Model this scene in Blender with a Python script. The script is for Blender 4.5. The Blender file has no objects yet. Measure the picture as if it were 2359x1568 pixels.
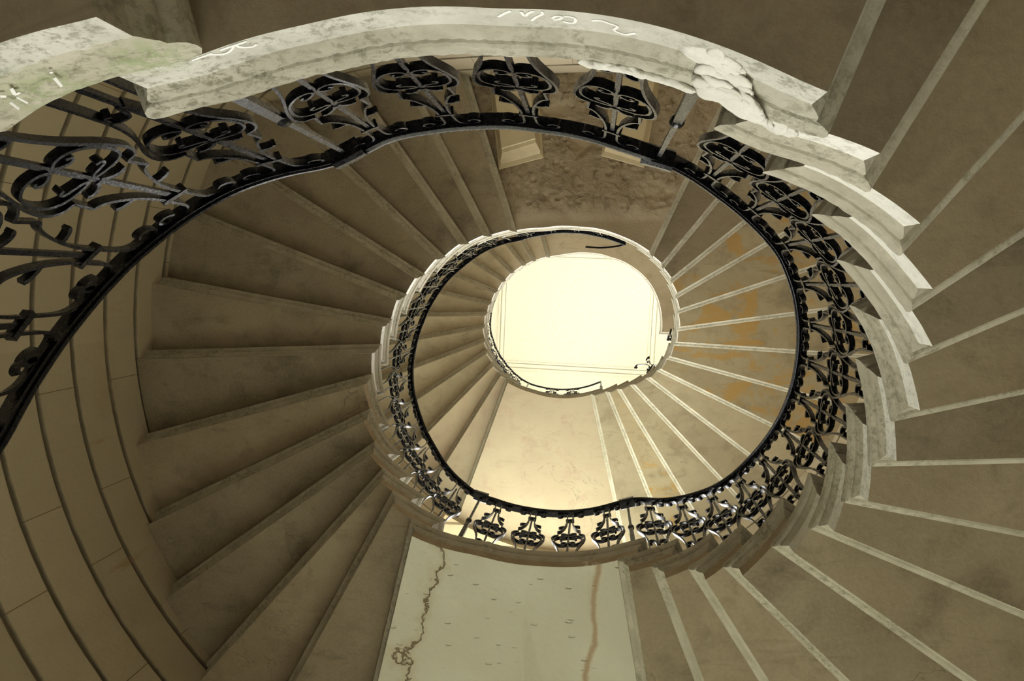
import bpy, bmesh, math, random
import numpy as np
from mathutils import Vector, Matrix

random.seed(7)
scene = bpy.context.scene
COL = scene.collection
pi = math.pi
C0 = (-0.2, 0.35)          # plan centre of the oval stair (metres, camera stands at 0,0,0)
RISE = 0.155               # height of one step
ZS0 = 0.8773               # underside of the landing just above the camera
F_PX = 1600.0

# ------------------------------------------------------------------ helpers
def rad(d): return d * pi / 180.0

def polar(u, r):
    a = rad(u)
    return (C0[0] + r * math.cos(a), C0[1] + r * math.sin(a))

def smooth_table(nodes, lo, hi, sigma, step=0.5):
    nodes = sorted(nodes)
    us = np.arange(lo, hi + step, step)
    v = np.interp(us, [n[0] for n in nodes], [n[1] for n in nodes])
    k = int(4 * sigma / step)
    ker = np.exp(-0.5 * (np.arange(-k, k + 1) * step / sigma) ** 2)
    ker /= ker.sum()
    vp = np.concatenate([np.full(k, v[0]), v, np.full(k, v[-1])])
    return us, np.convolve(vp, ker, mode='valid')

EDGE = [(-400, .76), (-230, .76), (-200, .74), (-185, .74), (-176, .76), (-165, .80), (-157, .81), (-146, .825), (-134, .80), (-126, .758), (-118, .715), (-104.1, .693),
 (-83.1, .686), (-63.6, .714), (-54.9, .728), (-50.4, .738), (-41.5, .793), (-31.5, .843), (-22.4, .878), (-13.7, .916),
 (-3.4, .942), (6, .965), (14.9, .99), (23.3, 1.008), (31.7, 1.005), (42.9, .997), (50.6, .995), (59.1, .975), (67.5, .955),
 (79.1, .95), (90.8, .942), (109.2, .957), (126.8, 1.035), (135.6, 1.06), (142, 1.1), (149.2, 1.128), (157.9, 1.136),
 (167.3, 1.13), (175.7, 1.102), (183.5, 1.082), (192.2, 1.058), (200.8, 1.02), (209.9, .982), (219.7, .936), (229, .882),
 (240, .823), (256.6, .758), (276.2, .749), (300.3, .785), (317.4, .83), (326.2, .862), (335.3, .888), (344, .907),
 (352.7, .92), (362.5, .94), (371, .955), (380, .958), (389, .962), (396.8, .95), (406.9, .912), (416, .89), (424.1, .886),
 (434.9, .886), (447, .9), (461.8, .928), (476.5, .962), (493, 1.03), (498.7, 1.08), (505.8, 1.11), (514, 1.125),
 (520.5, 1.13), (528.4, 1.125), (535.9, 1.1), (542.3, 1.075), (550.5, 1.04), (558.9, 1.0), (566.9, .963), (576.5, .905),
 (584.8, .855), (597.1, .79), (610, .735), (622.8, .722), (640.4, .734), (663.1, .79), (683.8, .903), (702.2, 1.018),
 (716.3, 1.091), (727.6, 1.143), (736.9, 1.188), (800, 1.19)]
EU, EV = smooth_table(EDGE, -400, 800, 2.0)
def r_edge(u): return float(np.interp(u, EU, EV))

def r_wall(u):
    s = math.sin(rad(u))
    r1 = 2.60
    if s < -0.2:
        r2 = 1.865 / (-s)
        return (r1 ** -9 + r2 ** -9) ** (-1 / 9)
    return r1

def link(name, me, mats=(), parent=None):
    o = bpy.data.objects.new(name, me)
    for m in mats: me.materials.append(m)
    COL.objects.link(o)
    if parent is not None: o.parent = parent
    return o

def mesh(name, verts, faces, mats=(), parent=None, fm=None, smooth=False, recalc=True):
    me = bpy.data.meshes.new(name)
    me.from_pydata(verts, [], faces)
    if fm is not None:
        me.polygons.foreach_set('material_index', fm)
    if smooth:
        me.polygons.foreach_set('use_smooth', [True] * len(me.polygons))
    if recalc:
        bm = bmesh.new(); bm.from_mesh(me)
        bmesh.ops.recalc_face_normals(bm, faces=bm.faces)
        bm.to_mesh(me); bm.free()
    me.update()
    return link(name, me, mats, parent)

def tag(o, label, cat, group=None, kind=None):
    if label: o['label'] = label
    if cat: o['category'] = cat
    if group: o['group'] = group
    if kind: o['kind'] = kind
    return o

def empty(name, loc=(0, 0, 0)):
    o = bpy.data.objects.new(name, None); COL.objects.link(o)
    o.empty_display_size = .1
    o.location = loc
    return o

class MB:
    def __init__(s): s.v = []; s.f = []; s.m = []
    def add(s, v, f, m=0):
        b = len(s.v); s.v += [tuple(x) for x in v]; s.f += [[b + i for i in q] for q in f]; s.m += [m] * len(f)
    def build(s, name, mats, parent=None, smooth=False):
        return mesh(name, s.v, s.f, mats, parent, s.m, smooth)

def catmull(pts, n=5):
    if len(pts) < 3: return [tuple(p) for p in pts]
    P = [np.array(p, float) for p in pts]
    P = [2 * P[0] - P[1]] + P + [2 * P[-1] - P[-2]]
    out = []
    for i in range(1, len(P) - 2):
        p0, p1, p2, p3 = P[i - 1], P[i], P[i + 1], P[i + 2]
        for k in range(n):
            t = k / n
            out.append(tuple(.5 * (2 * p1 + (p2 - p0) * t + (2 * p0 - 5 * p1 + 4 * p2 - p3) * t * t + (3 * p1 - p0 - 3 * p2 + p3) * t ** 3)))
    out.append(tuple(P[-2]))
    return out

# ------------------------------------------------------------------ materials
class NT:
    def __init__(s, name):
        s.m = bpy.data.materials.new(name); s.m.use_nodes = True
        s.t = s.m.node_tree; s.t.nodes.clear()
        s.out = s.n('ShaderNodeOutputMaterial')
        s.b = s.n('ShaderNodeBsdfPrincipled')
        s.t.links.new(s.b.outputs[0], s.out.inputs[0])
        s.geo = s.n('ShaderNodeNewGeometry')
        s.pos = s.geo.outputs['Position']
    def n(s, ty, **kw):
        nd = s.t.nodes.new(ty)
        for k, v in kw.items(): setattr(nd, k, v)
        return nd
    def l(s, a, b): s.t.links.new(a, b)
    def sock(s, inp, v):
        if isinstance(v, bpy.types.NodeSocket): s.l(v, inp)
        else: inp.default_value = v
    def noise(s, scale, detail=4, rough=.55, vec=None, dist=0.0):
        nd = s.n('ShaderNodeTexNoise')
        nd.inputs['Scale'].default_value = scale; nd.inputs['Detail'].default_value = detail
        nd.inputs['Roughness'].default_value = rough; nd.inputs['Distortion'].default_value = dist
        s.l(vec if vec is not None else s.pos, nd.inputs['Vector'])
        return nd.outputs['Fac']
    def mapping(s, scale=(1, 1, 1), rot=(0, 0, 0), loc=(0, 0, 0), vec=None):
        nd = s.n('ShaderNodeMapping')
        nd.inputs['Scale'].default_value = scale; nd.inputs['Rotation'].default_value = rot; nd.inputs['Location'].default_value = loc
        s.l(vec if vec is not None else s.pos, nd.inputs['Vector'])
        return nd.outputs[0]
    def ramp(s, fac, lo, hi, a=0.0, b=1.0):
        nd = s.n('ShaderNodeMapRange', interpolation_type='SMOOTHSTEP')
        s.l(fac, nd.inputs['Value'])
        nd.inputs['From Min'].default_value = lo; nd.inputs['From Max'].default_value = hi
        nd.inputs['To Min'].default_value = a; nd.inputs['To Max'].default_value = b
        return nd.outputs['Result']
    def math(s, op, a, b=0.0):
        nd = s.n('ShaderNodeMath', operation=op)
        s.sock(nd.inputs[0], a); s.sock(nd.inputs[1], b)
        return nd.outputs[0]
    def mix(s, fac, a, b):
        nd = s.n('ShaderNodeMix', data_type='RGBA')
        s.sock(nd.inputs[0], fac)
        for i, v in ((6, a), (7, b)):
            if isinstance(v, bpy.types.NodeSocket): s.l(v, nd.inputs[i])
            else: nd.inputs[i].default_value = (*v, 1)
        return nd.outputs[2]
    def sep(s):
        nd = s.n('ShaderNodeSeparateXYZ'); s.l(s.pos, nd.inputs[0]); return nd.outputs
    def ball(s, c, r0, r1):
        nd = s.n('ShaderNodeVectorMath', operation='DISTANCE'); s.l(s.pos, nd.inputs[0]); nd.inputs[1].default_value = c
        return s.ramp(nd.outputs['Value'], r0, r1, 1, 0)
    def rnd(s):
        return s.n('ShaderNodeObjectInfo').outputs['Random']
    def bump(s, hgt, strength, dist=.01, prev=None):
        nd = s.n('ShaderNodeBump'); nd.inputs['Strength'].default_value = strength; nd.inputs['Distance'].default_value = dist
        s.l(hgt, nd.inputs['Height'])
        if prev is not None: s.l(prev, nd.inputs['Normal'])
        return nd.outputs[0]
    def done(s, col, rough=.85, normal=None, metallic=0.0, spec=None):
        s.sock(s.b.inputs['Base Color'], col if isinstance(col, bpy.types.NodeSocket) else (*col, 1))
        s.sock(s.b.inputs['Roughness'], rough)
        s.b.inputs['Metallic'].default_value = metallic
        if spec is not None: s.b.inputs['Specular IOR Level'].default_value = spec
        if normal is not None: s.l(normal, s.b.inputs['Normal'])
        return s.m

def mat_soffit(name, a, b, c, ochre=0.0, dark=.6, bumpk=.35, ochre_scale=2.2, streak=.5):
    t = NT(name)
    big = t.noise(1.7, 5, .6)
    mid = t.noise(6.5, 6, .62, dist=.6)
    fine = t.noise(70, 5, .7)
    col = t.mix(t.ramp(big, .35, .65), a, b)
    col = t.mix(t.math('MULTIPLY', t.ramp(mid, .5, .7), .75), col, c)
    st = t.noise(1.0, 6, .65, vec=t.mapping((3.0, 14.0, 6.0), (0, 0, .7)), dist=1.2)
    col = t.mix(t.math('MULTIPLY', t.ramp(st, .55, .72), streak), col, tuple(x * .62 for x in a))
    dk = t.noise(3.1, 4, .6, vec=t.mapping((1, 1, 1), loc=(3.3, 1.2, 0)))
    col = t.mix(t.math('MULTIPLY', t.ramp(dk, .52, .72), dark), col, tuple(x * .42 for x in a))
    if ochre > 0:
        oc = t.noise(ochre_scale, 6, .62, vec=t.mapping((1, 1.5, 1), (0, 0, .9), (1.7, .4, 0)), dist=1.4)
        col = t.mix(t.math('MULTIPLY', t.ramp(oc, .515, .63), ochre), col, (.48, .285, .075))
    v = t.rnd()
    hs = t.n('ShaderNodeHueSaturation')
    t.l(col, hs.inputs['Color']); t.l(t.ramp(v, 0, 1, .84, 1.14), hs.inputs['Value'])
    col = t.mix(t.math('MULTIPLY', t.ramp(fine, .35, .7), .16), hs.outputs[0], (.55, .47, .33))
    crk = t.math('ABSOLUTE', t.math('SUBTRACT', t.noise(1.25, 5, .6, vec=t.mapping((1, 1, 1), loc=(0, 0, 4)), dist=1.0), .5))
    cm = t.math('MULTIPLY', t.ramp(crk, .0, .0045, 1, 0), t.ramp(t.noise(1.0, 2, .5, vec=t.mapping(loc=(9, 2, 3))), .56, .62))
    col = t.mix(t.math('MULTIPLY', cm, .5), col, tuple(x * .4 for x in a))
    h = t.math('ADD', t.math('MULTIPLY', mid, .6), t.math('MULTIPLY', fine, .25))
    return t.done(col, .88, t.bump(h, bumpk, .012))

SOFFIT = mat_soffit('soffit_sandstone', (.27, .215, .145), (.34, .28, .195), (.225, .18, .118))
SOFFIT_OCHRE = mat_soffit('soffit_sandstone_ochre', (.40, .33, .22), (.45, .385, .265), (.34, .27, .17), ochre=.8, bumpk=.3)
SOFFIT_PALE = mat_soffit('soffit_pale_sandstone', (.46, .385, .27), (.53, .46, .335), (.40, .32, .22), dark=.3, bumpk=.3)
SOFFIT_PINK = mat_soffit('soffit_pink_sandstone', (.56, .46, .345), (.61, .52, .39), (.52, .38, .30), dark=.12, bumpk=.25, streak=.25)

def mat_rough_plaster():
    t = NT('rough_pitted_plaster')
    x, y, z = t.sep()
    base = t.mix(t.ramp(t.noise(2.2, 5, .6), .35, .65), (.32, .25, .165), (.39, .315, .215))
    lump = t.noise(11, 6, .65, dist=.8)
    vor = t.n('ShaderNodeTexVoronoi'); vor.inputs['Scale'].default_value = 13; t.l(t.mapping((1, 1.25, 1)), vor.inputs['Vector'])
    pit = t.ramp(vor.outputs['Distance'], .05, .45)
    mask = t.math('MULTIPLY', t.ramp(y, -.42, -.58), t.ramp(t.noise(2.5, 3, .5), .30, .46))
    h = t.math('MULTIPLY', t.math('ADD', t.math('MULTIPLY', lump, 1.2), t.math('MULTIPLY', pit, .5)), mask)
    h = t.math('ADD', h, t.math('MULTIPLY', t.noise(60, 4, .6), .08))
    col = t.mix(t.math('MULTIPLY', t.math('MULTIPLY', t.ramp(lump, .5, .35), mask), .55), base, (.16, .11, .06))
    return t.done(col, .9, t.bump(h, .9, .045))
ROUGH_PLASTER = mat_rough_plaster()

def mat_cracked_plaster():
    t = NT('pale_cracked_plaster')
    x, y, z = t.sep()
    base = t.mix(t.ramp(t.noise(1.6, 4, .55), .35, .65), (.60, .585, .47), (.68, .67, .555))
    wob = t.noise(5.5, 5, .6)
    # a long crack across the slab from the stair side to the wall
    ln = t.math('SUBTRACT', x, t.math('ADD', t.math('MULTIPLY', y, -.31), t.math('MULTIPLY', t.math('SUBTRACT', wob, .5), .42)))
    cr = t.math('ABSOLUTE', t.math('ADD', ln, .30))
    cm = t.ramp(cr, .002, .012, 1, 0)
    halo = t.ramp(cr, .005, .07, 1, 0)
    col = t.mix(t.math('MULTIPLY', halo, .35), base, (.46, .37, .22))
    col = t.mix(t.math('MULTIPLY', cm, .85), col, (.17, .11, .05))
    # a rusty run
    l2 = t.math('ABSOLUTE', t.math('SUBTRACT', x, t.math('ADD', t.math('MULTIPLY', y, -.09), t.math('ADD', .155, t.math('MULTIPLY', t.math('SUBTRACT', t.noise(4, 4, .6), .5), .10)))))
    col = t.mix(t.math('MULTIPLY', t.ramp(l2, .003, .022, 1, 0), .7), col, (.36, .21, .09))
    st = t.noise(1.0, 5, .6, vec=t.mapping((9, 1.1, 1), (0, 0, .12)), dist=.4)
    col = t.mix(t.math('MULTIPLY', t.ramp(st, .58, .7), .22), col, (.40, .36, .25))
    nick = t.n('ShaderNodeTexVoronoi'); nick.inputs['Scale'].default_value = 15; t.l(t.mapping((.6, 1.5, 1), (0, 0, .5)), nick.inputs['Vector'])
    nk = t.ramp(nick.outputs['Distance'], .07, .17)
    h = t.math('ADD', t.math('MULTIPLY', nk, .6), t.math('MULTIPLY', t.noise(14, 5, .6), .45))
    h = t.math('SUBTRACT', h, t.math('MULTIPLY', cm, .8))
    return t.done(col, .85, t.bump(h, .6, .02))
CRACKED = mat_cracked_plaster()

def mat_pale(name, a, b, grime=.5, moss=True):
    t = NT(name)
    col = t.mix(t.ramp(t.noise(9, 6, .65), .35, .65), a, b)
    g = t.noise(48, 6, .8, dist=.3)
    g2 = t.noise(3.0, 4, .6)
    gm = t.math('MULTIPLY', t.ramp(g, .46, .62), t.ramp(g2, .38, .6))
    col = t.mix(t.math('MULTIPLY', gm, grime), col, (.16, .15, .10))
    if moss:
        m = None
        for c, r0, r1 in (((.255, -.335, 1.32), .02, .09), ((.90, .0, 2.2), .02, .12), ((-.70, -.26, .85), .02, .10), ((-.56, -.27, .84), .02, .08)):
            b_ = t.ball(c, r0, r1)
            m = b_ if m is None else t.math('MAXIMUM', m, b_)
        m = t.math('MULTIPLY', m, t.ramp(t.noise(40, 5, .7), .36, .58))
        col = t.mix(t.math('MULTIPLY', m, .6), col, (.24, .31, .13))
    h = t.math('ADD', t.math('MULTIPLY', t.noise(30, 6, .7), .7), t.math('MULTIPLY', t.noise(120, 4, .7), .3))
    return t.done(col, .9, t.bump(h, .45, .006))
FACE = mat_pale('lit_step_end', (.78, .77, .71), (.85, .84, .79), .38)  # step ends facing the daylight; their brightness is put into the colour
FACE_GREY = mat_pale('weathered_landing_edge', (.50, .49, .43), (.62, .61, .55), .7)
MOULD_GREY = mat_pale('weathered_moulding', (.36, .34, .27), (.48, .46, .38), .85)
MOULD = mat_pale('worn_moulding_stone', (.42, .39, .31), (.52, .49, .40), .6)
FACE_SHADED = mat_pale('shaded_step_end', (.36, .28, .18), (.44, .36, .25), .3, False)  # darker copy for ends turned from the windows, shade put into the colour
PLASTER_LUMP = mat_pale('fresh_white_plaster', (.80, .79, .74), (.72, .70, .64), .15, False)

def mat_wall():
    t = NT('coursed_ashlar')
    uv = t.n('ShaderNodeUVMap').outputs[0]
    br = t.n('ShaderNodeTexBrick')
    br.offset = .37; br.offset_frequency = 2; br.squash = 1.0
    br.inputs['Scale'].default_value = 1.0
    br.inputs['Mortar Size'].default_value = .0028
    br.inputs['Mortar Smooth'].default_value = .3
    br.inputs['Brick Width'].default_value = .92
    br.inputs['Row Height'].default_value = .265
    br.inputs['Color1'].default_value = (.40, .34, .235, 1)
    br.inputs['Color2'].default_value = (.47, .40, .28, 1)
    br.inputs['Mortar'].default_value = (.20, .15, .085, 1)
    t.l(uv, br.inputs['Vector'])
    sx = t.n('ShaderNodeSeparateXYZ'); t.l(uv, sx.inputs[0])
    z = sx.outputs[1]
    fr = t.math('ABSOLUTE', t.math('SUBTRACT', t.math('FRACT', t.math('ADD', t.math('DIVIDE', z, .265), .5)), .5))
    joint = t.ramp(t.math('ADD', fr, t.math('MULTIPLY', t.noise(9, 3, .6), .03)), .055, .09, 1, 0)
    col = br.outputs['Color']
    col = t.mix(t.math('MULTIPLY', joint, .88), col, (.10, .075, .045))
    n1 = t.noise(1.3, 5, .6)
    col = t.mix(t.math('MULTIPLY', t.ramp(n1, .5, .7), .4), col, (.33, .25, .14))
    st = t.noise(1.0, 5, .6, vec=t.mapping((5, 5, .9), loc=(2, 1, 5)))
    col = t.mix(t.math('MULTIPLY', t.ramp(st, .64, .74), .5), col, (.30, .17, .055))
    f = t.noise(45, 5, .7)
    col = t.mix(t.math('MULTIPLY', t.ramp(f, .55, .75), .2), col, (.22, .17, .1))
    return t.done(col, .9, t.bump(t.math('ADD', f, t.noise(8, 4, .6)), .25, .01))
WALL = mat_wall()

def mat_iron():
    t = NT('black_painted_iron')
    n = t.noise(120, 4, .7)
    col = t.mix(t.ramp(n, .45, .75), (.002, .0023, .004), (.006, .007, .011))
    return t.done(col, t.ramp(n, .3, .7, .2, .4), t.bump(t.noise(160, 3, .6), .15, .002), 0.0, .3)
IRON = mat_iron()
def plain(name, col, rough=.8, bumpk=.0, sc=20):
    t = NT(name)
    n = t.noise(sc, 4, .6)
    c = t.mix(t.ramp(n, .35, .65), tuple(x * .92 for x in col), col)
    return t.done(c, rough, t.bump(n, bumpk, .01) if bumpk else None)
CHALK = plain('white_chalk', (.92, .92, .90), .95)
CEIL = plain('cream_stucco', (.87, .845, .76), .9)
CREAM_WALL = plain('cream_wall_plaster', (.82, .77, .64), .9, .05)
FLOOR = plain('stone_floor', (.30, .29, .24), .8, .1, 3)
CORBEL = plain('corbel_sandstone', (.50, .41, .26), .88, .2, 14)
DIRT = plain('outdoor_gravel', (.52, .54, .42), .95, .2, 6)

# ------------------------------------------------------------------ stair plan
REAR, DIR = {}, {}
_L = [-50.4, -41.5, -31.5, -22.4, -13.7, -3.4, 6.0, 14.9, 23.3, 31.7, 42.9, 50.6, 59.1, 67.5]
_M = [126.8, 135.6, 142.0, 149.2, 157.9, 167.3, 175.7, 183.5, 192.2, 200.8, 209.9, 219.7, 229.0, 240.0]
_N = [317.4, 326.2, 335.3, 344.0, 352.7, 362.5, 371.0, 380.0, 389.0, 396.8, 406.9, 416.0, 424.1, 434.9]
_P = [493.0, 498.7, 505.8, 514.0, 520.5, 528.4, 535.9, 542.3, 550.5, 558.9, 566.9, 576.5, 584.8, 597.1]
_Ld = [-68.8, -60.5, -50.5, -36.1, -25.5, -14.0, -3.2, 9.5, 21.9, 34.5, 44.0, 57.5, 69.0, 80.5]
_Md = [103.7, 119.1, 132.1, 144.5, 153.9, 164.6, 177.9, 189.9, 201.2, 211.9, 223.1, 234.8, 242.5, 252.5]
_Nd = [294.7, 308.7, 320.3, 329.1, 341.1, 351.8, 363.3, 374.9, 385.7, 397.1, 406.6, 418.3, 427.6, 437.5]
_Pd = [470.0, 481.9, 494.2, 506.0, 519.1, 529.8, 538.8, 552.6, 562.0, 573.0, 584.0, 592.0, 601.2, 614.0]
for i, (u, d) in enumerate(zip(_L + _M + _N + _P, _Ld + _Md + _Nd + _Pd)):
    REAR[i] = u; DIR[i] = d
for k in range(1, 14):
    REAR[-k] = _M[14 - k] - 360; DIR[-k] = _Md[14 - k] - 360
REAR[-1] = -118.0; DIR[-1] = -105.0
REAR[-14] = _M[0] - 360; DIR[-14] = _Md[0] - 360
REAR[56] = 737.0; DIR[56] = 722.0
LANDINGS = (-14, 0, 14, 28, 42, 56)

def nose_line(s):
    """plan line (inner angle, direction) of the front nosing of slab s: it overlaps the slab below by a few centimetres"""
    if s == 0: return -124.5, -110.0
    return REAR[s - 1] - 3.0, DIR[s - 1] - 2.0

def line_pts(u, d, shift, inset):
    """intersections of a plan line with the well edge (inset) and with the wall"""
    p = polar(u, r_edge(u)); a = rad(d)
    t = (math.cos(a), math.sin(a)); n = (-t[1], t[0])          # n points up the stair
    P = (p[0] + n[0] * shift, p[1] + n[1] * shift)
    f = lambda uu: (lambda q: (q[0] - P[0]) * n[0] + (q[1] - P[1]) * n[1])(polar(uu, r_edge(uu) - inset))
    lo, hi = u - 14, u + 14
    for _ in range(50):
        m = .5 * (lo + hi)
        if f(m) < 0: lo = m
        else: hi = m
    ui = .5 * (lo + hi)
    lo, hi = 0.0, 4.5
    for _ in range(50):
        m = .5 * (lo + hi)
        x, y = P[0] + t[0] * m - C0[0], P[1] + t[1] * m - C0[1]
        if math.hypot(x, y) < r_wall(math.degrees(math.atan2(y, x))) + .004: lo = m
        else: hi = m
    o = (P[0] + t[0] * lo, P[1] + t[1] * lo)
    uo = math.degrees(math.atan2(o[1] - C0[1], o[0] - C0[0]))
    uo += 360 * round((ui - uo) / 360)
    return ui, o, uo

PROFILE = [(0, .060), (.004, .064), (.012, .074), (.018, .082), (.020, .088), (.020, .096), (.031, .098), (.041, .104),
           (.046, .117), (.045, .131), (.037, .143), (.024, .150), (0, .153)]
WELL_K = .42     # the moulding sticks out less on the well side than at front and back

def hash3(a, b):
    return math.sin(a * 12.9898 + b * 78.233) * 43758.5453 % 1.0

def build_slab(s, zlow, name, soffit, face, mould):
    WELL_K = .12 if s < 0 else .36 if s == 0 else .42
    fu, fd = nose_line(s); ru, rd = REAR[s], DIR[s]
    near = s in (-1, 0, 1, 2, 3)
    step = .6 if near else 2.5
    def ring(d):
        a, ao, auo = line_pts(fu, fd, -d, d * WELL_K)
        b, bo, buo = line_pts(ru, rd, d, d * WELL_K)
        return a, ao, auo, b, bo, buo
    a, ao, auo, b, bo, buo = ring(0)
    ni = max(4, int((b - a) / step)); no = max(4, int(abs(buo - auo) / 3))
    root_pt = polar(.5 * (a + b), r_edge(.5 * (a + b)))
    inner0 = [polar(a + (b - a) * i / ni, r_edge(a + (b - a) * i / ni)) for i in range(ni + 1)]
    outer0 = [polar(buo + (auo - buo) * i / no, r_wall(buo + (auo - buo) * i / no) + .004) for i in range(no + 1)]
    outer0[0] = bo; outer0[-1] = ao
    loop = inner0 + outer0
    n = len(loop)
    m = MB()
    v = [(x, y, zlow) for x, y in loop] + [(x, y, zlow + .153) for x, y in loop]
    m.add(v, [], 0)
    def fan(k0, mat):          # bridge inner curve to outer curve with quads and triangles
        i, j = 0, len(outer0) - 1
        I, J = ni, 0
        while i < I or j > J:
            ti = i / I; tj = 1 - j / (len(outer0) - 1)
            if j == J or (i < I and ti <= tj):
                m.f.append([k0 + i, k0 + i + 1, k0 + ni + 1 + j]); i += 1
            else:
                m.f.append([k0 + i, k0 + ni + 1 + j - 1, k0 + ni + 1 + j]); j -= 1
            m.m.append(mat)
    fan(0, 0); fan(n, 2)
    for i in range(n):
        j = (i + 1) % n
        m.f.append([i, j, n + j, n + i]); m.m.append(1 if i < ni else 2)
    # origin at the slab's inner edge
    o = m.build(name, (soffit, face, mould))
    # moulded edge on front, well side and back
    rows = []
    nl = 12 if near else 6
    for k, (d, z) in enumerate(PROFILE):
        a, ao, auo, b, bo, buo = ring(d)
        row = []
        pa = polar(a, r_edge(a) - d * WELL_K); pb = polar(b, r_edge(b) - d * WELL_K)
        for i in range(nl): row.append((ao[0] + (pa[0] - ao[0]) * i / nl, ao[1] + (pa[1] - ao[1]) * i / nl))
        for i in range(ni + 1):
            u = a + (b - a) * i / ni
            jit = 0.0
            if near and 0 < k < len(PROFILE) - 1:
                jit = .0007 * math.sin(u * 2.9 + s) * math.sin(u * .71 + k) ** 2 + .0012 * (hash3(int(u * 1.4), s) - .5) + .0012 * (hash3(u, k) - .5)
            row.append(polar(u, r_edge(u) - d * WELL_K + jit))
        for i in range(1, nl + 1): row.append((pb[0] + (bo[0] - pb[0]) * i / nl, pb[1] + (bo[1] - pb[1]) * i / nl))
        rows.append([(x, y, zlow + z) for x, y in row])
    mm = MB(); w = len(rows[0])
    mm.v = [p for r in rows for p in r]
    for k in range(len(rows) - 1):
        for i in range(w - 1):
            mm.f.append([k * w + i, k * w + i + 1, (k + 1) * w + i + 1, (k + 1) * w + i]); mm.m.append(0)
    mo = mm.build('moulded_edge', (mould,), o)
    # shift origin
    for ob in (o, mo):
        ob.data.transform(Matrix.Translation((-root_pt[0], -root_pt[1], -zlow)))
    o.location = (root_pt[0], root_pt[1], zlow)
    return o, mo

ORD = ['first', 'second', 'third', 'fourth', 'fifth', 'sixth', 'seventh', 'eighth', 'ninth', 'tenth', 'eleventh', 'twelfth', 'thirteenth']
SLAB = {}
for s in range(-13, 57):
    zl = ZS0 + s * RISE
    if s in (0,):
        args = ('landing_slab', SOFFIT, FACE_GREY, MOULD_GREY)
        lab = 'near curved stone landing overhead, chalk scrawls along its thick pale moulded edge'; cat = 'landing'; grp = 'stone landings of the oval stair'
    elif s == 14:
        args = ('landing_slab', CRACKED, FACE_SHADED, MOULD); cat = 'landing'; grp = 'stone landings of the oval stair'
        lab = 'pale plastered landing at the bottom of the photo with a long crack'
    elif s == 28:
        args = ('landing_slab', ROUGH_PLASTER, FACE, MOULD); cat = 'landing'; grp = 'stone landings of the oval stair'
        lab = 'landing with rough pitted brown plaster underside carried on two stone corbels'
    elif s == 42:
        args = ('landing_slab', SOFFIT_PINK, FACE_SHADED, MOULD); cat = 'landing'; grp = 'stone landings of the oval stair'
        lab = 'smooth pinkish cream landing just below the bright oval opening'
    elif s == 56:
        args = ('landing_slab', SOFFIT_PALE, FACE, MOULD); cat = 'landing'; grp = 'stone landings of the oval stair'
        lab = 'topmost landing with a brilliant white rim around the upper right of the bright opening'
    else:
        cat = 'step'
        if s < 0:
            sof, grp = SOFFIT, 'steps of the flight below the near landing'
            lab = ['', 'mossy stone step block in the upper left corner, just under the near landing'][1] if s == -1 else ORD[-s - 1] + ' stone step down from the near landing, at the left side under the railing'
            face = FACE_GREY
        elif s < 14:
            k = s; sof = SOFFIT; face = FACE if s <= 9 else FACE_SHADED
            grp = 'steps of the near right-hand flight'
            lab = ORD[k - 1] + ' stone step up from the near chalk-marked landing, on the big right-hand flight'
        elif s < 28:
            k = s - 14; sof = SOFFIT; face = FACE if s >= 20 else FACE_SHADED
            grp = 'steps of the lower left-hand flight'
            lab = ORD[k - 1] + ' stone step up from the cracked pale landing, on the large left-hand flight'
        elif s < 42:
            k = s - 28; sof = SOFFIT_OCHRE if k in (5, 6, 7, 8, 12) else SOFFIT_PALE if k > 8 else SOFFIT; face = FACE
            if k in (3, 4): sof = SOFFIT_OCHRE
            grp = 'steps of the upper right-hand flight'
            lab = ORD[k - 1] + ' stone step up from the rough plastered landing, right of the bright opening'
        else:
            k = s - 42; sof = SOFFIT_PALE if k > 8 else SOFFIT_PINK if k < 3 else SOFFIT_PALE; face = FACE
            grp = 'steps of the topmost left-hand flight'
            lab = ORD[k - 1] + ' stone step up from the smooth pinkish landing, left of the bright opening'
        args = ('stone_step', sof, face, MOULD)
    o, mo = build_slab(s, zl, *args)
    tag(o, lab, cat, grp)
    SLAB[s] = o

# ------------------------------------------------------------------ plaster lump and chalk on the near landing
def on_parent(o, p):
    o.parent = p
    o.matrix_parent_inverse = Matrix.Translation(p.location).inverted()

def lump(name, pts, mat, parent, thick=.02):
    m = MB()
    for (u, z, ru, rz) in pts:
        bm = bmesh.new(); bmesh.ops.create_icosphere(bm, subdivisions=3, radius=1)
        zz = z - ZS0 if z < ZS0 + .154 else z - ZS0 - RISE
        d_ = float(np.interp(zz, [p_[1] for p_ in PROFILE], [p_[0] for p_ in PROFILE])) * WELL_K
        c = polar(u, r_edge(u) - d_)
        vs = []
        for v in bm.verts:
            k = 1 + .16 * math.sin(v.co.x * 3 + u) * math.sin(v.co.y * 4 + z * 9) + .05 * math.sin(v.co.z * 13 + v.co.x * 9)
            a = rad(u)
            t = (-math.sin(a), math.cos(a))
            x, y, w = v.co.x * thick * k, v.co.y * ru * k, v.co.z * rz * k
            vs.append((c[0] + math.cos(a) * x + t[0] * y, c[1] + math.sin(a) * x + t[1] * y, z + w))
        bm.verts.index_update()
        m.add(vs, [[v.index for v in f.verts] for f in bm.faces]); bm.free()
    o = m.build(name, (mat,), None, True)
    on_parent(o, parent)
    return o
_rl = random.Random(3)
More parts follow.
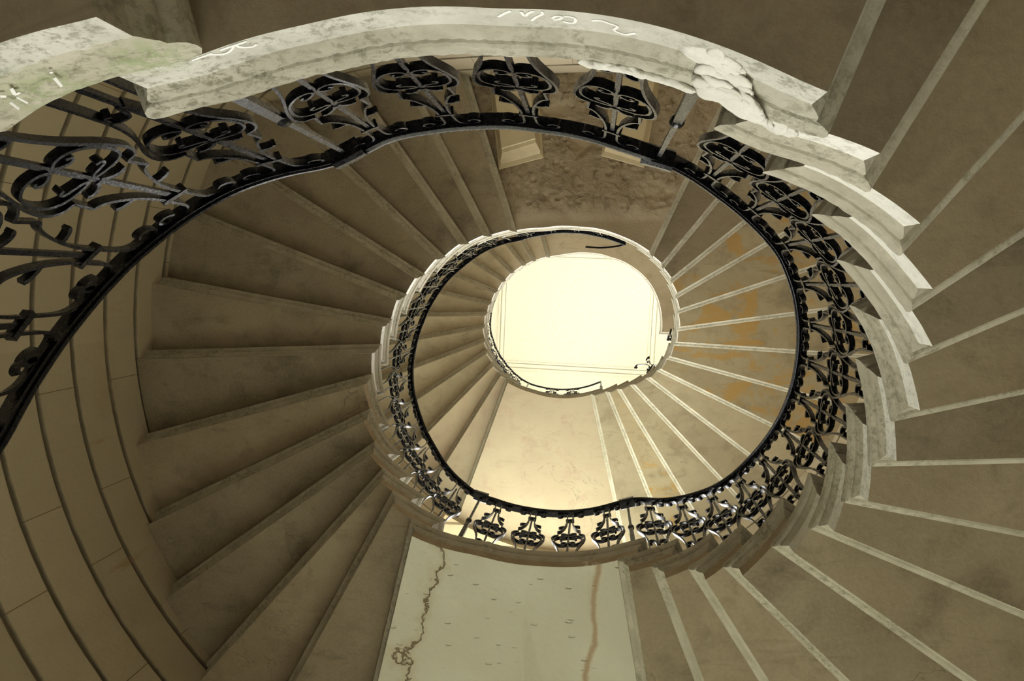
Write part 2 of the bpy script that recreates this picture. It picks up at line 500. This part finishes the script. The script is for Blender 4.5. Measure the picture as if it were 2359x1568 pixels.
pl = lump('plaster_patch', [(-61.5 + 10 * t_ + _rl.uniform(-1.6, 1.6), .935 + .135 * t_ + _rl.uniform(-.022, .022), _rl.uniform(.018, .034), _rl.uniform(.016, .030)) for t_ in [i_ / 69 for i_ in range(70)]]
          + [(-74 + 11.5 * t_ + _rl.uniform(-.4, .4), 1.012 + _rl.uniform(-.006, .006), _rl.uniform(.014, .024), _rl.uniform(.006, .012)) for t_ in [i_ / 15 for i_ in range(16)]], PLASTER_LUMP, SLAB[1], .006)
pl['label'] = 'bright white plaster repair on the worn step corner'

def chalk(slab, strokes, zbase, name='chalk_mark'):
    m = MB()
    for st in strokes:
        pts = catmull(st, 4)
        P = []
        for u, z in pts:
            zz = max(z, zbase + .005) - zbase
            d_ = float(np.interp(zz, [p_[1] for p_ in PROFILE], [p_[0] for p_ in PROFILE])) * WELL_K
            x, y = polar(u, r_edge(u) - d_ - .0006); P.append(Vector((x, y, zz + zbase)))
        for i in range(len(P) - 1):
            a, b = P[i], P[i + 1]
            d = (b - a)
            if d.length < 1e-6: continue
            d.normalize(); n = Vector((-(a.x - C0[0]), -(a.y - C0[1]), 0)).normalized(); sd = d.cross(n) * .0021; n = n * .0005
            m.add([a - sd - n, a + sd - n, a + sd + n, a - sd + n, b - sd - n, b + sd - n, b + sd + n, b - sd + n],
                  [(0, 1, 2, 3), (4, 5, 6, 7), (0, 1, 5, 4), (1, 2, 6, 5), (2, 3, 7, 6), (3, 0, 4, 7)])
    o = m.build(name, (CHALK,)); on_parent(o, slab)
    o['label'] = 'white chalk scrawl'
    return o
CHALK_DATA = {}
CHALK_DATA = {0: [[[(-83.5, 0.903), (-82.65, 0.89), (-81.97, 0.8825)], [(-80.92, 0.884), (-80.66, 0.8985), (-80.2, 0.8885), (-79.53, 0.88)], [(-78.85, 0.878), (-78.77, 0.8895), (-79.44, 0.9), (-80.07, 0.913)]], [[(-77.86, 0.903), (-77.36, 0.8945), (-76.76, 0.8955), (-77.1, 0.904), (-77.72, 0.9075)], [(-76.61, 0.893), (-75.86, 0.8935), (-75.42, 0.8995), (-75.6, 0.9125), (-76.22, 0.914), (-76.82, 0.9105)]], [[(-73.77, 0.898), (-72.87, 0.894), (-71.97, 0.899), (-71.13, 0.9045), (-71.47, 0.919), (-70.99, 0.924), (-70.21, 0.927), (-69.2, 0.9145)]], [[(-117.0, 0.868), (-115.97, 0.868), (-114.65, 0.866)], [(-115.75, 0.8655), (-114.95, 0.8825), (-113.81, 0.8955), (-112.67, 0.89), (-111.96, 0.8785)]], [[(-113.72, 0.87), (-112.61, 0.8705), (-111.7, 0.873), (-110.62, 0.8795)], [(-111.99, 0.881), (-111.75, 0.893), (-110.87, 0.901), (-110.11, 0.8975)]]], -1: [[[(-132.62, 0.8035), (-132.39, 0.808)], [(-131.26, 0.801), (-131.75, 0.8125), (-131.29, 0.813)]], [[(-132.87, 0.819), (-132.97, 0.8285)], [(-132.02, 0.8185), (-131.88, 0.827)]], [[(-127.76, 0.8125), (-128.11, 0.8245)], [(-127.44, 0.8015), (-127.19, 0.802)]]], 14: [[[(79.8, 3.0895), (78.58, 3.0895), (78.97, 3.0695), (78.36, 3.05), (79.56, 3.0475)]], [[(77.35, 3.045), (76.74, 3.066), (75.72, 3.0675)], [(76.54, 3.032), (74.92, 3.0535)]]]}
for (sl, strokes) in CHALK_DATA.items():
    for grp_ in strokes:
        chalk(SLAB[sl], grp_, ZS0 + sl * RISE)

# ------------------------------------------------------------------ railings
RAILR = [(-260, .86), (-220, .84), (-200, .83), (-176, .84), (-171.2, .868), (-165.5, .894), (-160.4, .910), (-155.1, .921), (-148.7, .922), (-140.9, .912), (-136.1, .893),
 (-132.4, .875), (-129.4, .855), (-122, .843), (-117.1, .838), (-108, .806), (-99.9, .786), (-85.2, .761), (-75.8, .757), (-69.4, .755), (-65.9, .758),
 (-62, .764), (-54.5, .801), (-46.8, .836), (-39.3, .877), (-34.6, .905), (-27.2, .952), (-17, .996), (-9.2, 1.019), (-1.8, 1.039),
 (6.4, 1.064), (17.1, 1.092), (27.2, 1.113), (33.7, 1.122), (43.2, 1.12), (49.5, 1.112), (57, 1.09), (62.5, 1.06), (70.5, 1.045), (77.1, 1.049),
 (86.5, 1.051), (99.2, 1.054), (106, 1.06), (112.4, 1.064), (119.7, 1.1), (127.3, 1.132), (135.6, 1.152), (144.3, 1.182), (152.1, 1.19), (158.3, 1.194),
 (165, 1.182), (174.4, 1.153), (182.4, 1.126), (189.9, 1.097), (198.9, 1.06), (207.8, 1.007), (219.4, .950), (229, .894), (237.6, .838),
 (252, .789), (270.5, .768), (285.9, .770), (297.7, .79), (306.9, .815), (400, .90), (430.7, .912), (443.7, .941), (456.8, .973), (472.2, 1.024), (483.6, 1.072),
 (497.5, 1.137), (511.3, 1.184), (524.5, 1.211), (540, 1.18), (552, 1.12), (600, 1.0)]
RU, RV = smooth_table(RAILR, -260, 600, 1.5)
def r_rail(u): return float(np.interp(u, RU, RV)) + .021
_zn = []
for s in range(-13, 56):
    u, _ = nose_line(s)
    _zn.append((u, ZS0 + s * RISE + .155))
    if s in LANDINGS and s + 1 <= 55: _zn.append((nose_line(s + 1)[0] - 8, ZS0 + s * RISE + .155))
ZU, ZV = smooth_table(_zn, -260, 600, 2.2)
HR = .93
def z_rail(u): return float(np.interp(u, ZU, ZV)) + HR
def tread_z(u):
    best = None
    for s in range(-13, 56):
        if s in SLAB and nose_line(s)[0] <= u: best = s
    return ZS0 + best * RISE + .153

def frame_at(u):
    a = polar(u - .4, r_rail(u - .4)); b = polar(u + .4, r_rail(u + .4))
    t = Vector((b[0] - a[0], b[1] - a[1], 0)).normalized()
    n = Vector((-t.y, t.x, 0))            # towards the well
    c = polar(u, r_rail(u))
    if n.x * (C0[0] - c[0]) + n.y * (C0[1] - c[1]) < 0: n = -n
    return Vector((c[0], c[1], z_rail(u))), t, n

RAIL_PROF = [(-.017, -.004), (.017, -.004), (.017, .006), (.022, .010), (.023, .020), (.018, .029), (.008, .034), (-.008, .034), (-.018, .029), (-.023, .020), (-.022, .010), (-.017, .006)]
def handrail(u0, u1, parent, k_=1.0):
    m = MB(); k = len(RAIL_PROF); us = list(np.arange(u0, u1, 1.2)) + [u1]
    for u in us:
        c, t, n = frame_at(u)
        for x, z in RAIL_PROF:
            p = c + n * (x * k_) + Vector((0, 0, z * k_)); m.v.append(tuple(p))
    for i in range(len(us) - 1):
        for j in range(k):
            m.f.append([i * k + j, i * k + (j + 1) % k, (i + 1) * k + (j + 1) % k, (i + 1) * k + j]); m.m.append(0)
    m.f.append(list(range(k))); m.f.append([(len(us) - 1) * k + j for j in range(k)]); m.m += [0, 0]
    o = m.build('handrail', (IRON,)); on_parent(o, parent)
    return o

def rail_block(u, parent, half=.045):
    """thick block where two lengths of handrail meet over a newel post"""
    m = MB()
    prof = [(-.021, -.012), (.021, -.012), (.029, .004), (.029, .03), (.02, .042), (-.02, .042), (-.029, .03), (-.029, .004)]
    r = r_rail(u); k = len(prof)
    us = [u + math.degrees(x / r) for x in (-half, -half * .5, 0, half * .5, half)]
    c0, t0, n0 = frame_at(u)
    for i, uu in enumerate(us):
        p = c0 + t0 * (half * (i - 2) / 2); p.z = .5 * (z_rail(us[0]) + z_rail(us[-1])) + (z_rail(uu) - z_rail(u)) * .4
        for x, z in prof: m.v.append(tuple(p + n0 * x + Vector((0, 0, z))))
    for i in range(len(us) - 1):
        for j in range(k): m.f.append([i * k + j, i * k + (j + 1) % k, (i + 1) * k + (j + 1) % k, (i + 1) * k + j]); m.m.append(0)
    m.f += [list(range(k)), [(len(us) - 1) * k + j for j in range(k)]]; m.m += [0, 0]
    o = m.build('rail_joint_block', (IRON,)); on_parent(o, parent); return o

def ribbon(mb, pts3, normals2, depth, w, th):
    """flat bar following 3D points; normals2 = in-plane normal per point, depth = direction of the bar's width"""
    k = len(pts3); b = len(mb.v)
    for p, q in zip(pts3, normals2):
        for sx, sy in ((-1, -1), (1, -1), (1, 1), (-1, 1)):
            mb.v.append(tuple(p + q * (sx * th / 2) + depth * (sy * w / 2)))
    for i in range(k - 1):
        for j in range(4):
            mb.f.append([b + i * 4 + j, b + i * 4 + (j + 1) % 4, b + (i + 1) * 4 + (j + 1) % 4, b + (i + 1) * 4 + j]); mb.m.append(0)
    mb.f += [[b, b + 1, b + 2, b + 3], [b + (k - 1) * 4 + j for j in range(4)]]; mb.m += [0, 0]

SIDE = [[(.047, .034), (.053, .046), (.064, .050), (.075, .041), (.076, .022), (.064, .010), (.046, .009), (.028, .016), (.018, .04), (.016, .09), (.016, .17), (.019, .22), (.026, .27), (.038, .32), (.050, .352), (.063, .366)],
        [(.063, .366), (.059, .436)],
        [(.059, .436), (.078, .446), (.089, .470), (.091, .505), (.083, .555), (.069, .605), (.056, .665), (.047, .74), (.044, .82), (.047, .90), (.052, 1.0)]]
CSCR = [[(.030, .588), (.037, .578), (.028, .568), (.014, .574), (.006, .588), (.018, .605), (.042, .606), (.066, .580), (.077, .535), (.074, .492), (.056, .466), (.030, .458), (.008, .462), (.012, .474), (.028, .480), (.042, .487), (.044, .498), (.034, .502)]]
SPUR = [[(.004, .435), (.012, .418), (.026, .408), (.037, .409), (.040, .417)], [(.024, .262), (.036, .262), (.052, .270), (.058, .280)]]
BASE = [[(.005, .80), (.014, .772), (.030, .762), (.041, .772), (.038, .788), (.028, .788)]]

YA = [0, .10, .135, .46, .59, .78, .9]; YB = [0, .095, .122, .385, .492, .63, .9]     # heights down the bars as measured
def make_panel(u, parent, detail=2, name='baluster_panel'):
    c0, t0, n0 = frame_at(u); r = r_rail(u); z0 = z_rail(u)
    drop = z0 - tread_z(u)
    nn = 5 if detail == 2 else 3
    def P(x, y):
        y = float(np.interp(y, YA, YB)) if y < .9 else y
        uu = u + math.degrees(x / r)
        q = polar(uu, r_rail(uu))
        sh = 1.0 if y < .06 else (.45 if y > .3 else 1.0 - .55 * (y - .06) / .24)
        yy = y
        zz = z0 - yy + sh * (z_rail(uu) - z0)
        return Vector((q[0], q[1], zz))
    def bar(mb, segs, mir, w, th, clampy=None):
        pts = []
        for sg in segs:
            s2 = [(x * mir, y) for x, y in sg]
            pp = catmull(s2, nn)
            pts += pp if not pts else pp[1:]
        if clampy:
            out = []
            for x, y in pts:
                if y > .82: y = .82 + (y - .82) / .18 * (clampy - .82)
                out.append((x, y))
            pts = out
        p3 = [P(x, y) for x, y in pts]
        nm = []
        for i in range(len(p3)):
            a = p3[max(0, i - 1)]; b = p3[min(len(p3) - 1, i + 1)]
            tt = (b - a).normalized(); q = tt.cross(n0)
            nm.append(q.normalized() if q.length > 1e-6 else t0)
        ribbon(mb, p3, nm, n0, w, th)
    m = MB()
    for s_ in (-1, 1):
        uu = u + math.degrees(s_ * .052 / r)
        cl = z0 + .45 * (z_rail(uu) - z0) - tread_z(uu) + .004
        bar(m, SIDE, s_, .019, .0065, max(cl, .87))
        for sp in SPUR: bar(m, [sp], s_, .016, .009)
    pan = m.build(name, (IRON,)); on_parent(pan, parent)
    m = MB(); bar(m, [[(0, .135), (0, .4), (0, .7), (0, drop + .004)]], 1, .011, .011)
    cb = m.build('center_bar', (IRON,)); on_parent2(cb, pan)
    for s_ in (-1, 1):
        m = MB(); bar(m, CSCR, s_, .019, .0065)
        on_parent2(m.build('scroll', (IRON,)), pan)
    if detail == 2:
        m = MB(); bar(m, [[(-.024, .132), (0, .132), (.024, .132)]], 1, .022, .012)
        on_parent2(m.build('collar', (IRON,)), pan)
        for s_ in (-1, 1):
            m = MB(); bar(m, BASE, s_, .017, .006)
            on_parent2(m.build('base_curl', (IRON,)), pan)
    return pan

def on_parent2(o, pan):
    o.parent = pan
    o.matrix_parent_inverse = pan.matrix_world.inverted() if pan.matrix_world != Matrix.Identity(4) else Matrix.Identity(4)
    root = pan.parent
    o.matrix_parent_inverse = Matrix.Identity(4)

def lathe(mb, c, axis_prof, seg=12):
    b = len(mb.v)
    for r, z in axis_prof:
        for i in range(seg):
            a = 2 * pi * i / seg; mb.v.append((c[0] + r * math.cos(a), c[1] + r * math.sin(a), z))
    for k in range(len(axis_prof) - 1):
        for i in range(seg):
            j = (i + 1) % seg
            mb.f.append([b + k * seg + i, b + k * seg + j, b + (k + 1) * seg + j, b + (k + 1) * seg + i]); mb.m.append(0)
    mb.f += [[b + i for i in range(seg)], [b + (len(axis_prof) - 1) * seg + i for i in range(seg)]]; mb.m += [0, 0]

def newel(u, parent):
    c0, t0, n0 = frame_at(u); zt = z_rail(u); zb = tread_z(u) - .001
    m = MB()
    lv = [(.020, zb), (.020, zb + .03), (.013, zb + .035), (.010, zt - .42), (.0065, zt - .40), (.0062, zt)]
    b = 0
    for h, z in lv:
        for sx, sy in ((-1, -1), (1, -1), (1, 1), (-1, 1)):
            p = c0 + t0 * (sx * h) + n0 * (sy * h); m.v.append((p.x, p.y, z))
    for k in range(len(lv) - 1):
        for j in range(4): m.f.append([k * 4 + j, k * 4 + (j + 1) % 4, (k + 1) * 4 + (j + 1) % 4, (k + 1) * 4 + j]); m.m.append(0)
    m.f += [[0, 1, 2, 3], [(len(lv) - 1) * 4 + j for j in range(4)]]; m.m += [0, 0]
    o = m.build('newel_post', (IRON,)); on_parent(o, parent)
    m = MB()
    lathe(m, (c0.x, c0.y), [(.006, zt - .435), (.014, zt - .43), (.017, zt - .418), (.017, zt - .405), (.014, zt - .393), (.006, zt - .388)])
    k = m.build('knop', (IRON,)); on_parent2(k, o)
    return o

def panels_on_flight(s0, s1):
    out = []
    for s in range(s0, s1 + 1):
        a = nose_line(s)[0]; b = nose_line(s + 1)[0]
        out.append(a + min(.5 * (b - a), 4.2))
    return out

G_RAIL = 'lengths of iron stair railing'
SECTIONS = [
 (-234, -125.0, -234, [-230, -223, -215.5, -207, -198, -189.5, -180.5, -172, -163.3, -154.7, -144.3, -133.3], 2, G_RAIL, 'black iron railing at the far left edge of the photo, below the near landing', False),
 (-125.0, -61.4, -125.0, [-117.7, -103.6, -87.8, -71.5], 2, G_RAIL, 'black iron railing of four scroll panels above the near chalk-marked landing edge', True),
 (-61.4, 67.0, -61.4, [-50.4, -39.2, -29.2, -19.6, -10.2, -1.2, 7.8, 17.0, 26.4, 34.8, 43.4, 51.8, 60.6], 2, G_RAIL, 'long black iron railing curving up the near right-hand flight', True),
 (67.0, 115.7, 67.0, [73.9, 85.7, 97.7, 109.2], 2, G_RAIL, 'black iron railing of four panels silhouetted above the cracked pale landing', True),
 (115.7, 233.0, 115.7, [123.7, 131.8, 139.6, 146.6, 154, 162.2, 171, 179.2, 187.2, 196, 205, 214.5, 224.5], 1, G_RAIL, 'black iron railing curving up the large left-hand flight', True),
 (233.0, 305.5, 233.0, [244, 259, 274, 289], 1, G_RAIL, 'thin black railing on the rough plastered landing with a broken right end', True),
 (430.5, 482.0, 482.0, [452.0, 466.0], 1, G_RAIL, 'damaged railing with bent scrolls along the bottom of the bright opening', True),
 (482.0, 556.0, 430.8, [490.5, 496.5, 503, 510.5, 518, 525.5, 533], 1, G_RAIL, 'slender railing on the topmost left-hand flight beside the bright opening', False),
]
for (u0, u1, nu, pans, det, grp, lab, post) in SECTIONS:
    c, t, n = frame_at(u0)
    root = empty('stair_railing', (c.x, c.y, tread_z(u0)))
    bpy.context.view_layer.update()
    tag(root, lab, 'railing', grp)
    handrail(u0, u1, root, .45 if u0 > 400 else 1.0)
    if post:
        newel(nu, root)
        if u0 < 200: rail_block(nu, root)
    if abs(u0 - 430.5) < .1:
        newel(430.8, root)
    for pu in pans: make_panel(pu, root, det)

# bent and broken pieces left where the railing of the upper right flight is missing
def twisted_panel(u, z, lean, scale, label, r_off=.05, flip=1):
    c = polar(u, r_edge(u) + r_off); a = rad(u)
    t = Vector((-math.sin(a), math.cos(a), 0)); n = Vector((-math.cos(a), -math.sin(a), 0))
    root = empty('broken_baluster', (c[0], c[1], z)); bpy.context.view_layer.update()
    tag(root, label, 'railing piece', 'broken railing pieces on the upper right flight')
    for nm, curves, mir in (('bar', SIDE, 1), ('bar', SIDE, -1), ('scroll', CSCR, flip)):
        m = MB(); pts = []
        for sg in curves:
            pp = catmull([(x * mir, y) for x, y in sg], 4); pts += pp if not pts else pp[1:]
        p3 = []
        for x, y in pts:
            hh = (.95 - y) * scale
            bend = lean * (hh ** 1.6) + .05 * math.sin(hh * 7 + mir)
            p3.append(Vector((c[0], c[1], z)) + t * (x * scale + bend * .8) + n * (bend * .7) + Vector((0, 0, max(.0, hh))))
        nm_ = [((p3[min(i + 1, len(p3) - 1)] - p3[max(i - 1, 0)]).normalized().cross(n)).normalized() for i in range(len(p3))]
        ribbon(m, p3, nm_, n, .016, .007)
        on_parent(m.build(nm, (IRON,)), root)
    return root
twisted_panel(393.5, ZS0 + 39 * RISE + .153, .12, .9, 'twisted iron scroll sticking up at the lower right of the bright opening')
twisted_panel(372.0, ZS0 + 36 * RISE + .153, .05, .75, 'bent iron bar remnant at the right edge of the bright opening', .06, -1)

def free_bar(name, pts, label, w=.016, th=.010):
    P = [Vector(p) for p in catmull(pts, 6)]
    c = P[0]
    m = MB()
    up = Vector((0, 0, 1))
    nm = [((P[min(i + 1, len(P) - 1)] - P[max(i - 1, 0)]).normalized().cross(up)).normalized() for i in range(len(P))]
    ribbon(m, P, nm, up, th, w)
    o = m.build(name, (IRON,)); tag(o, label, 'rail', 'broken railing pieces on the upper right flight')
    return o
e0, _, _ = frame_at(306)
free_bar('bent_handrail', [tuple(e0), (e0.x - .08, e0.y + .02, e0.z + .03), (e0.x - .22, e0.y + .03, e0.z + .10), (e0.x - .36, e0.y + .02, e0.z + .12)], 'snapped handrail end pointing left under the topmost landing')

# ------------------------------------------------------------------ corbels under the rough plastered landing
def corbel(x0, x1, xw0, xw1, y_end, y_wall, ztop, label, skew=0.0):
    root = empty('stone_corbel', (.5 * (xw0 + xw1), y_wall, ztop - .2)); bpy.context.view_layer.update()
    tag(root, label, 'corbel', 'corbels under the rough plastered landing')
    prof = [(y_end, 0), (y_end, -.028), (y_end - .03, -.034), (y_end - .05, -.05), (y_end - .10, -.085), (y_end - .125, -.09), (y_end - .13, -.105), (y_wall, -.15), (y_wall, 0)]
    m = MB()
    def px(t, side):
        a, b = (x0, xw0) if side == 0 else (x1, xw1)
        f = (t - y_end) / (y_wall - y_end); return a + (b - a) * f
    for side in (0, 1):
        for (y, z) in prof:
            ins = .0 if z > -.03 else (.02 if z > -.06 else .045)
            x = px(y, side) + (ins if side == 0 else -ins)
            m.v.append((x, y + (skew if side == 0 else -skew) * (y_wall - y) / (y_wall - y_end), ztop + z))
    k = len(prof)
    for i in range(k): m.f.append([i, (i + 1) % k, k + (i + 1) % k, k + i]); m.m.append(0)
    m.f += [list(range(k)), [k + i for i in range(k)]]; m.m += [0, 0]
    body = m.build('bracket', (CORBEL,)); on_parent(body, root)
    # plain plate on top
    return root
zc = ZS0 + 28 * RISE - .001
corbel(-.70, -.37, -.78, -.42, -.86, -1.515, zc, 'pale stone corbel on the left under the rough plastered landing', .04)
corbel(.05, .36, .14, .48, -.86, -1.515, zc, 'pale stone corbel on the right under the rough plastered landing', -.045)

# ------------------------------------------------------------------ setting: wall, floor, ceiling, windows
Z_FLOOR = ZS0 + .155 - 14 * RISE
Z_CEIL = 13.0
OPEN = [(72, 112, Z_FLOOR + .02, 1.9), (74, 122, 3.45, 7.28), (70, 118, 7.6, 11.2),
        (-28, 14, 10.3, 12.1), (82, 102, 11.4, 12.3)]  # unseen upper windows, added and sized to brighten the ceiling and step ends
def in_open(u, z):
    u = (u + 180) % 360 - 180
    for a, b, z0, z1 in OPEN:
        for k in (u, u + 360):
            if a < k < b and z0 < z < z1: return True
    return False

def build_wall(name, z_lo, z_hi, mat, groove=True):
    us = sorted(set([float(x) for x in range(-180, 181, 3)] + [((x + 180) % 360) - 180.0 for o in OPEN for x in o[:2]]))
    rows = [(z_lo, 0)]
    k0 = math.ceil(z_lo / .265); k1 = math.floor(z_hi / .265)
    if groove:
        for k in range(k0, k1 + 1):
            zz = k * .265
            rows += [(zz - .016, 0), (zz - .009, .018), (zz + .009, .018), (zz + .016, 0)]
    for o in OPEN:
        for zz in o[2:]:
            if z_lo < zz < z_hi: rows.append((zz, 0))
    rows.append((z_hi, 0))
    rows = sorted(r for r in rows if z_lo <= r[0] <= z_hi)
    verts, uvs = [], []
    for z, g in rows:
        for u in us:
            x, y = polar(u, r_wall(u) + g); verts.append((x, y, z)); uvs.append((rad(u) * 2.6, z))
    w = len(us); faces = []
    for i in range(len(rows) - 1):
        for j in range(w - 1):
            if in_open(.5 * (us[j] + us[j + 1]), .5 * (rows[i][0] + rows[i + 1][0])): continue
            faces.append([i * w + j, i * w + j + 1, (i + 1) * w + j + 1, (i + 1) * w + j])
    # outer skin and reveals
    off = len(verts)
    T = .45
    zs2 = sorted(set([z_lo, z_hi] + [z for o in OPEN for z in o[2:] if z_lo < z < z_hi]))
    for z in zs2:
        for u in us:
            x, y = polar(u, r_wall(u) + T); verts.append((x, y, z)); uvs.append((rad(u) * 2.6, z))
    for i in range(len(zs2) - 1):
        for j in range(w - 1):
            if in_open(.5 * (us[j] + us[j + 1]), .5 * (zs2[i] + zs2[i + 1])): continue
            faces.append([off + i * w + j, off + i * w + j + 1, off + (i + 1) * w + j + 1, off + (i + 1) * w + j])
    for a, b, z0, z1 in OPEN:
        z0c, z1c = max(z0, z_lo), min(z1, z_hi)
        if z0c >= z1c: continue
        n = 8; base = len(verts)
        for i in range(n + 1):
            u = a + (b - a) * i / n
            for z in (z0c, z1c):
                for rr in (0, T):
                    x, y = polar(u, r_wall(u) + rr); verts.append((x, y, z)); uvs.append((x * 1.1, y * 1.1))
        for i in range(n):
            p, q = base + i * 4, base + (i + 1) * 4
            if z0 >= z_lo: faces.append([p, p + 1, q + 1, q])
            if z1 <= z_hi: faces.append([p + 2, q + 2, q + 3, p + 3])
        faces.append([base, base + 2, base + 3, base + 1]); e = base + n * 4
        faces.append([e, e + 1, e + 3, e + 2])
    me = bpy.data.meshes.new(name); me.from_pydata(verts, [], faces)
    ul = me.uv_layers.new(name='UVMap')
    for lp in me.loops: ul.data[lp.index].uv = uvs[lp.vertex_index]
    me.update()
    o = link(name, me, (mat,)); o['kind'] = 'structure'
    return o
build_wall('wall_stairwell', Z_FLOOR - .02, 9.9, WALL)
build_wall('wall_upper', 9.9, Z_CEIL + .02, CREAM_WALL, False)

def disc(name, z, mat, r=3.2, th=.2, kind='structure'):
    m = MB(); n = 64
    for zz in (z, z + th):
        for i in range(n):
            a = 2 * pi * i / n; m.v.append((C0[0] + r * math.cos(a), C0[1] + r * math.sin(a), zz))
    m.f = [list(range(n)), [n + i for i in range(n)]] + [[i, (i + 1) % n, n + (i + 1) % n, n + i] for i in range(n)]
    m.m = [0] * len(m.f)
    o = m.build(name, (mat,)); o['kind'] = kind
    return o
disc('floor', Z_FLOOR - .2, FLOOR)
disc('ceiling', Z_CEIL, CEIL)

def ceiling_frame():
    m = MB()
    rot = rad(2.5); cx, cy = -.27, .60
    for k, (g, w, hh) in enumerate(((0, .018, .018), (.06, .03, .03), (.13, .018, .018))):
        hx, hy = 1.34 + g, .99 + g
        for (a, b, c_, d) in ((-hx, -hy, hx, -hy), (hx, -hy, hx, hy), (hx, hy, -hx, hy), (-hx, hy, -hx, -hy)):
            L_ = math.hypot(c_ - a, d - b); tx, ty = (c_ - a) / L_, (d - b) / L_; nx, ny = -ty, tx
            a, b, c_, d = a - tx * w, b - ty * w, c_ + tx * w, d + ty * w
            vs = []
            for z in (Z_CEIL - hh, Z_CEIL + .003):
                for (x, y, sg) in ((a, b, -1), (c_, d, -1), (c_, d, 1), (a, b, 1)):
                    X, Y = x + nx * sg * w, y + ny * sg * w
                    vs.append((cx + X * math.cos(rot) - Y * math.sin(rot), cy + X * math.sin(rot) + Y * math.cos(rot), z))
            m.add(vs, [(0, 1, 2, 3), (4, 5, 6, 7), (0, 1, 5, 4), (1, 2, 6, 5), (2, 3, 7, 6), (3, 0, 4, 7)])
    o = m.build('trim_1', (CEIL,)); o['kind'] = 'structure'
    return o
ceiling_frame()

# courtyard ground outside the door and windows
m = MB(); g = 30
m.add([(-g, -g, Z_FLOOR - .25), (g, -g, Z_FLOOR - .25), (g, g, Z_FLOOR - .25), (-g, g, Z_FLOOR - .25)], [(0, 1, 2, 3)])
o = m.build('ground', (DIRT,)); o['kind'] = 'structure'

# ------------------------------------------------------------------ light: the sky through the windows
W = bpy.data.worlds.new('sky'); scene.world = W; W.use_nodes = True
nt = W.node_tree; nt.nodes.clear()
out = nt.nodes.new('ShaderNodeOutputWorld'); bg = nt.nodes.new('ShaderNodeBackground')
nt.links.new(bg.outputs[0], out.inputs[0])
bg.inputs[0].default_value = (1.0, .99, .955, 1); bg.inputs[1].default_value = 9.0

def portal(a, b, z0, z1):
    u = .5 * (a + b); r = r_wall(u) + .25
    ld = bpy.data.lights.new('daylight_portal', 'AREA'); ld.shape = 'RECTANGLE'
    ld.size = 2 * (r_wall(a) + .3) * math.sin(rad(.5 * (b - a))); ld.size_y = z1 - z0
    ld.cycles.is_portal = True
    o = bpy.data.objects.new('daylight_portal', ld); COL.objects.link(o)
    x, y = polar(u, r); o.location = (x, y, .5 * (z0 + z1))
    d = Vector((C0[0] - x, C0[1] - y, 0)).normalized()
    o.rotation_euler = d.to_track_quat('-Z', 'Z').to_euler()
for w_ in OPEN: portal(*w_)

# ------------------------------------------------------------------ camera
zx, zy = 1365.89, 645.25
v = np.array([zx - 1179.5, zy - 784.0, F_PX]); v /= np.linalg.norm(v)
x_ = np.array([1.0, 0, 0]); x_ -= v * (x_ @ v); x_ /= np.linalg.norm(x_)
y_ = np.cross(v, x_)
B = np.array([x_, y_, v])          # rows: world axes in camera (right, down, forward) coordinates
cam = bpy.data.cameras.new('camera'); co = bpy.data.objects.new('camera', cam); COL.objects.link(co)
R = np.column_stack([B[:, 0], -B[:, 1], -B[:, 2]])
M4 = Matrix([[*R[0], 0], [*R[1], 0], [*R[2], 0], [0, 0, 0, 1]])
co.matrix_world = M4
cam.sensor_width = 36; cam.lens = F_PX / 2359 * 36; cam.clip_start = .02
scene.camera = co

vs = scene.view_settings
vs.view_transform = 'Standard'; vs.look = 'None'; vs.gamma = 1; vs.use_curve_mapping = False
vs.exposure = 0.23
scene.cycles.use_denoising = True
scene.cycles.max_bounces = 5; scene.cycles.diffuse_bounces = 4; scene.cycles.glossy_bounces = 2
scene.cycles.use_adaptive_sampling = True; scene.cycles.adaptive_threshold = 0.08; scene.cycles.adaptive_min_samples = 20
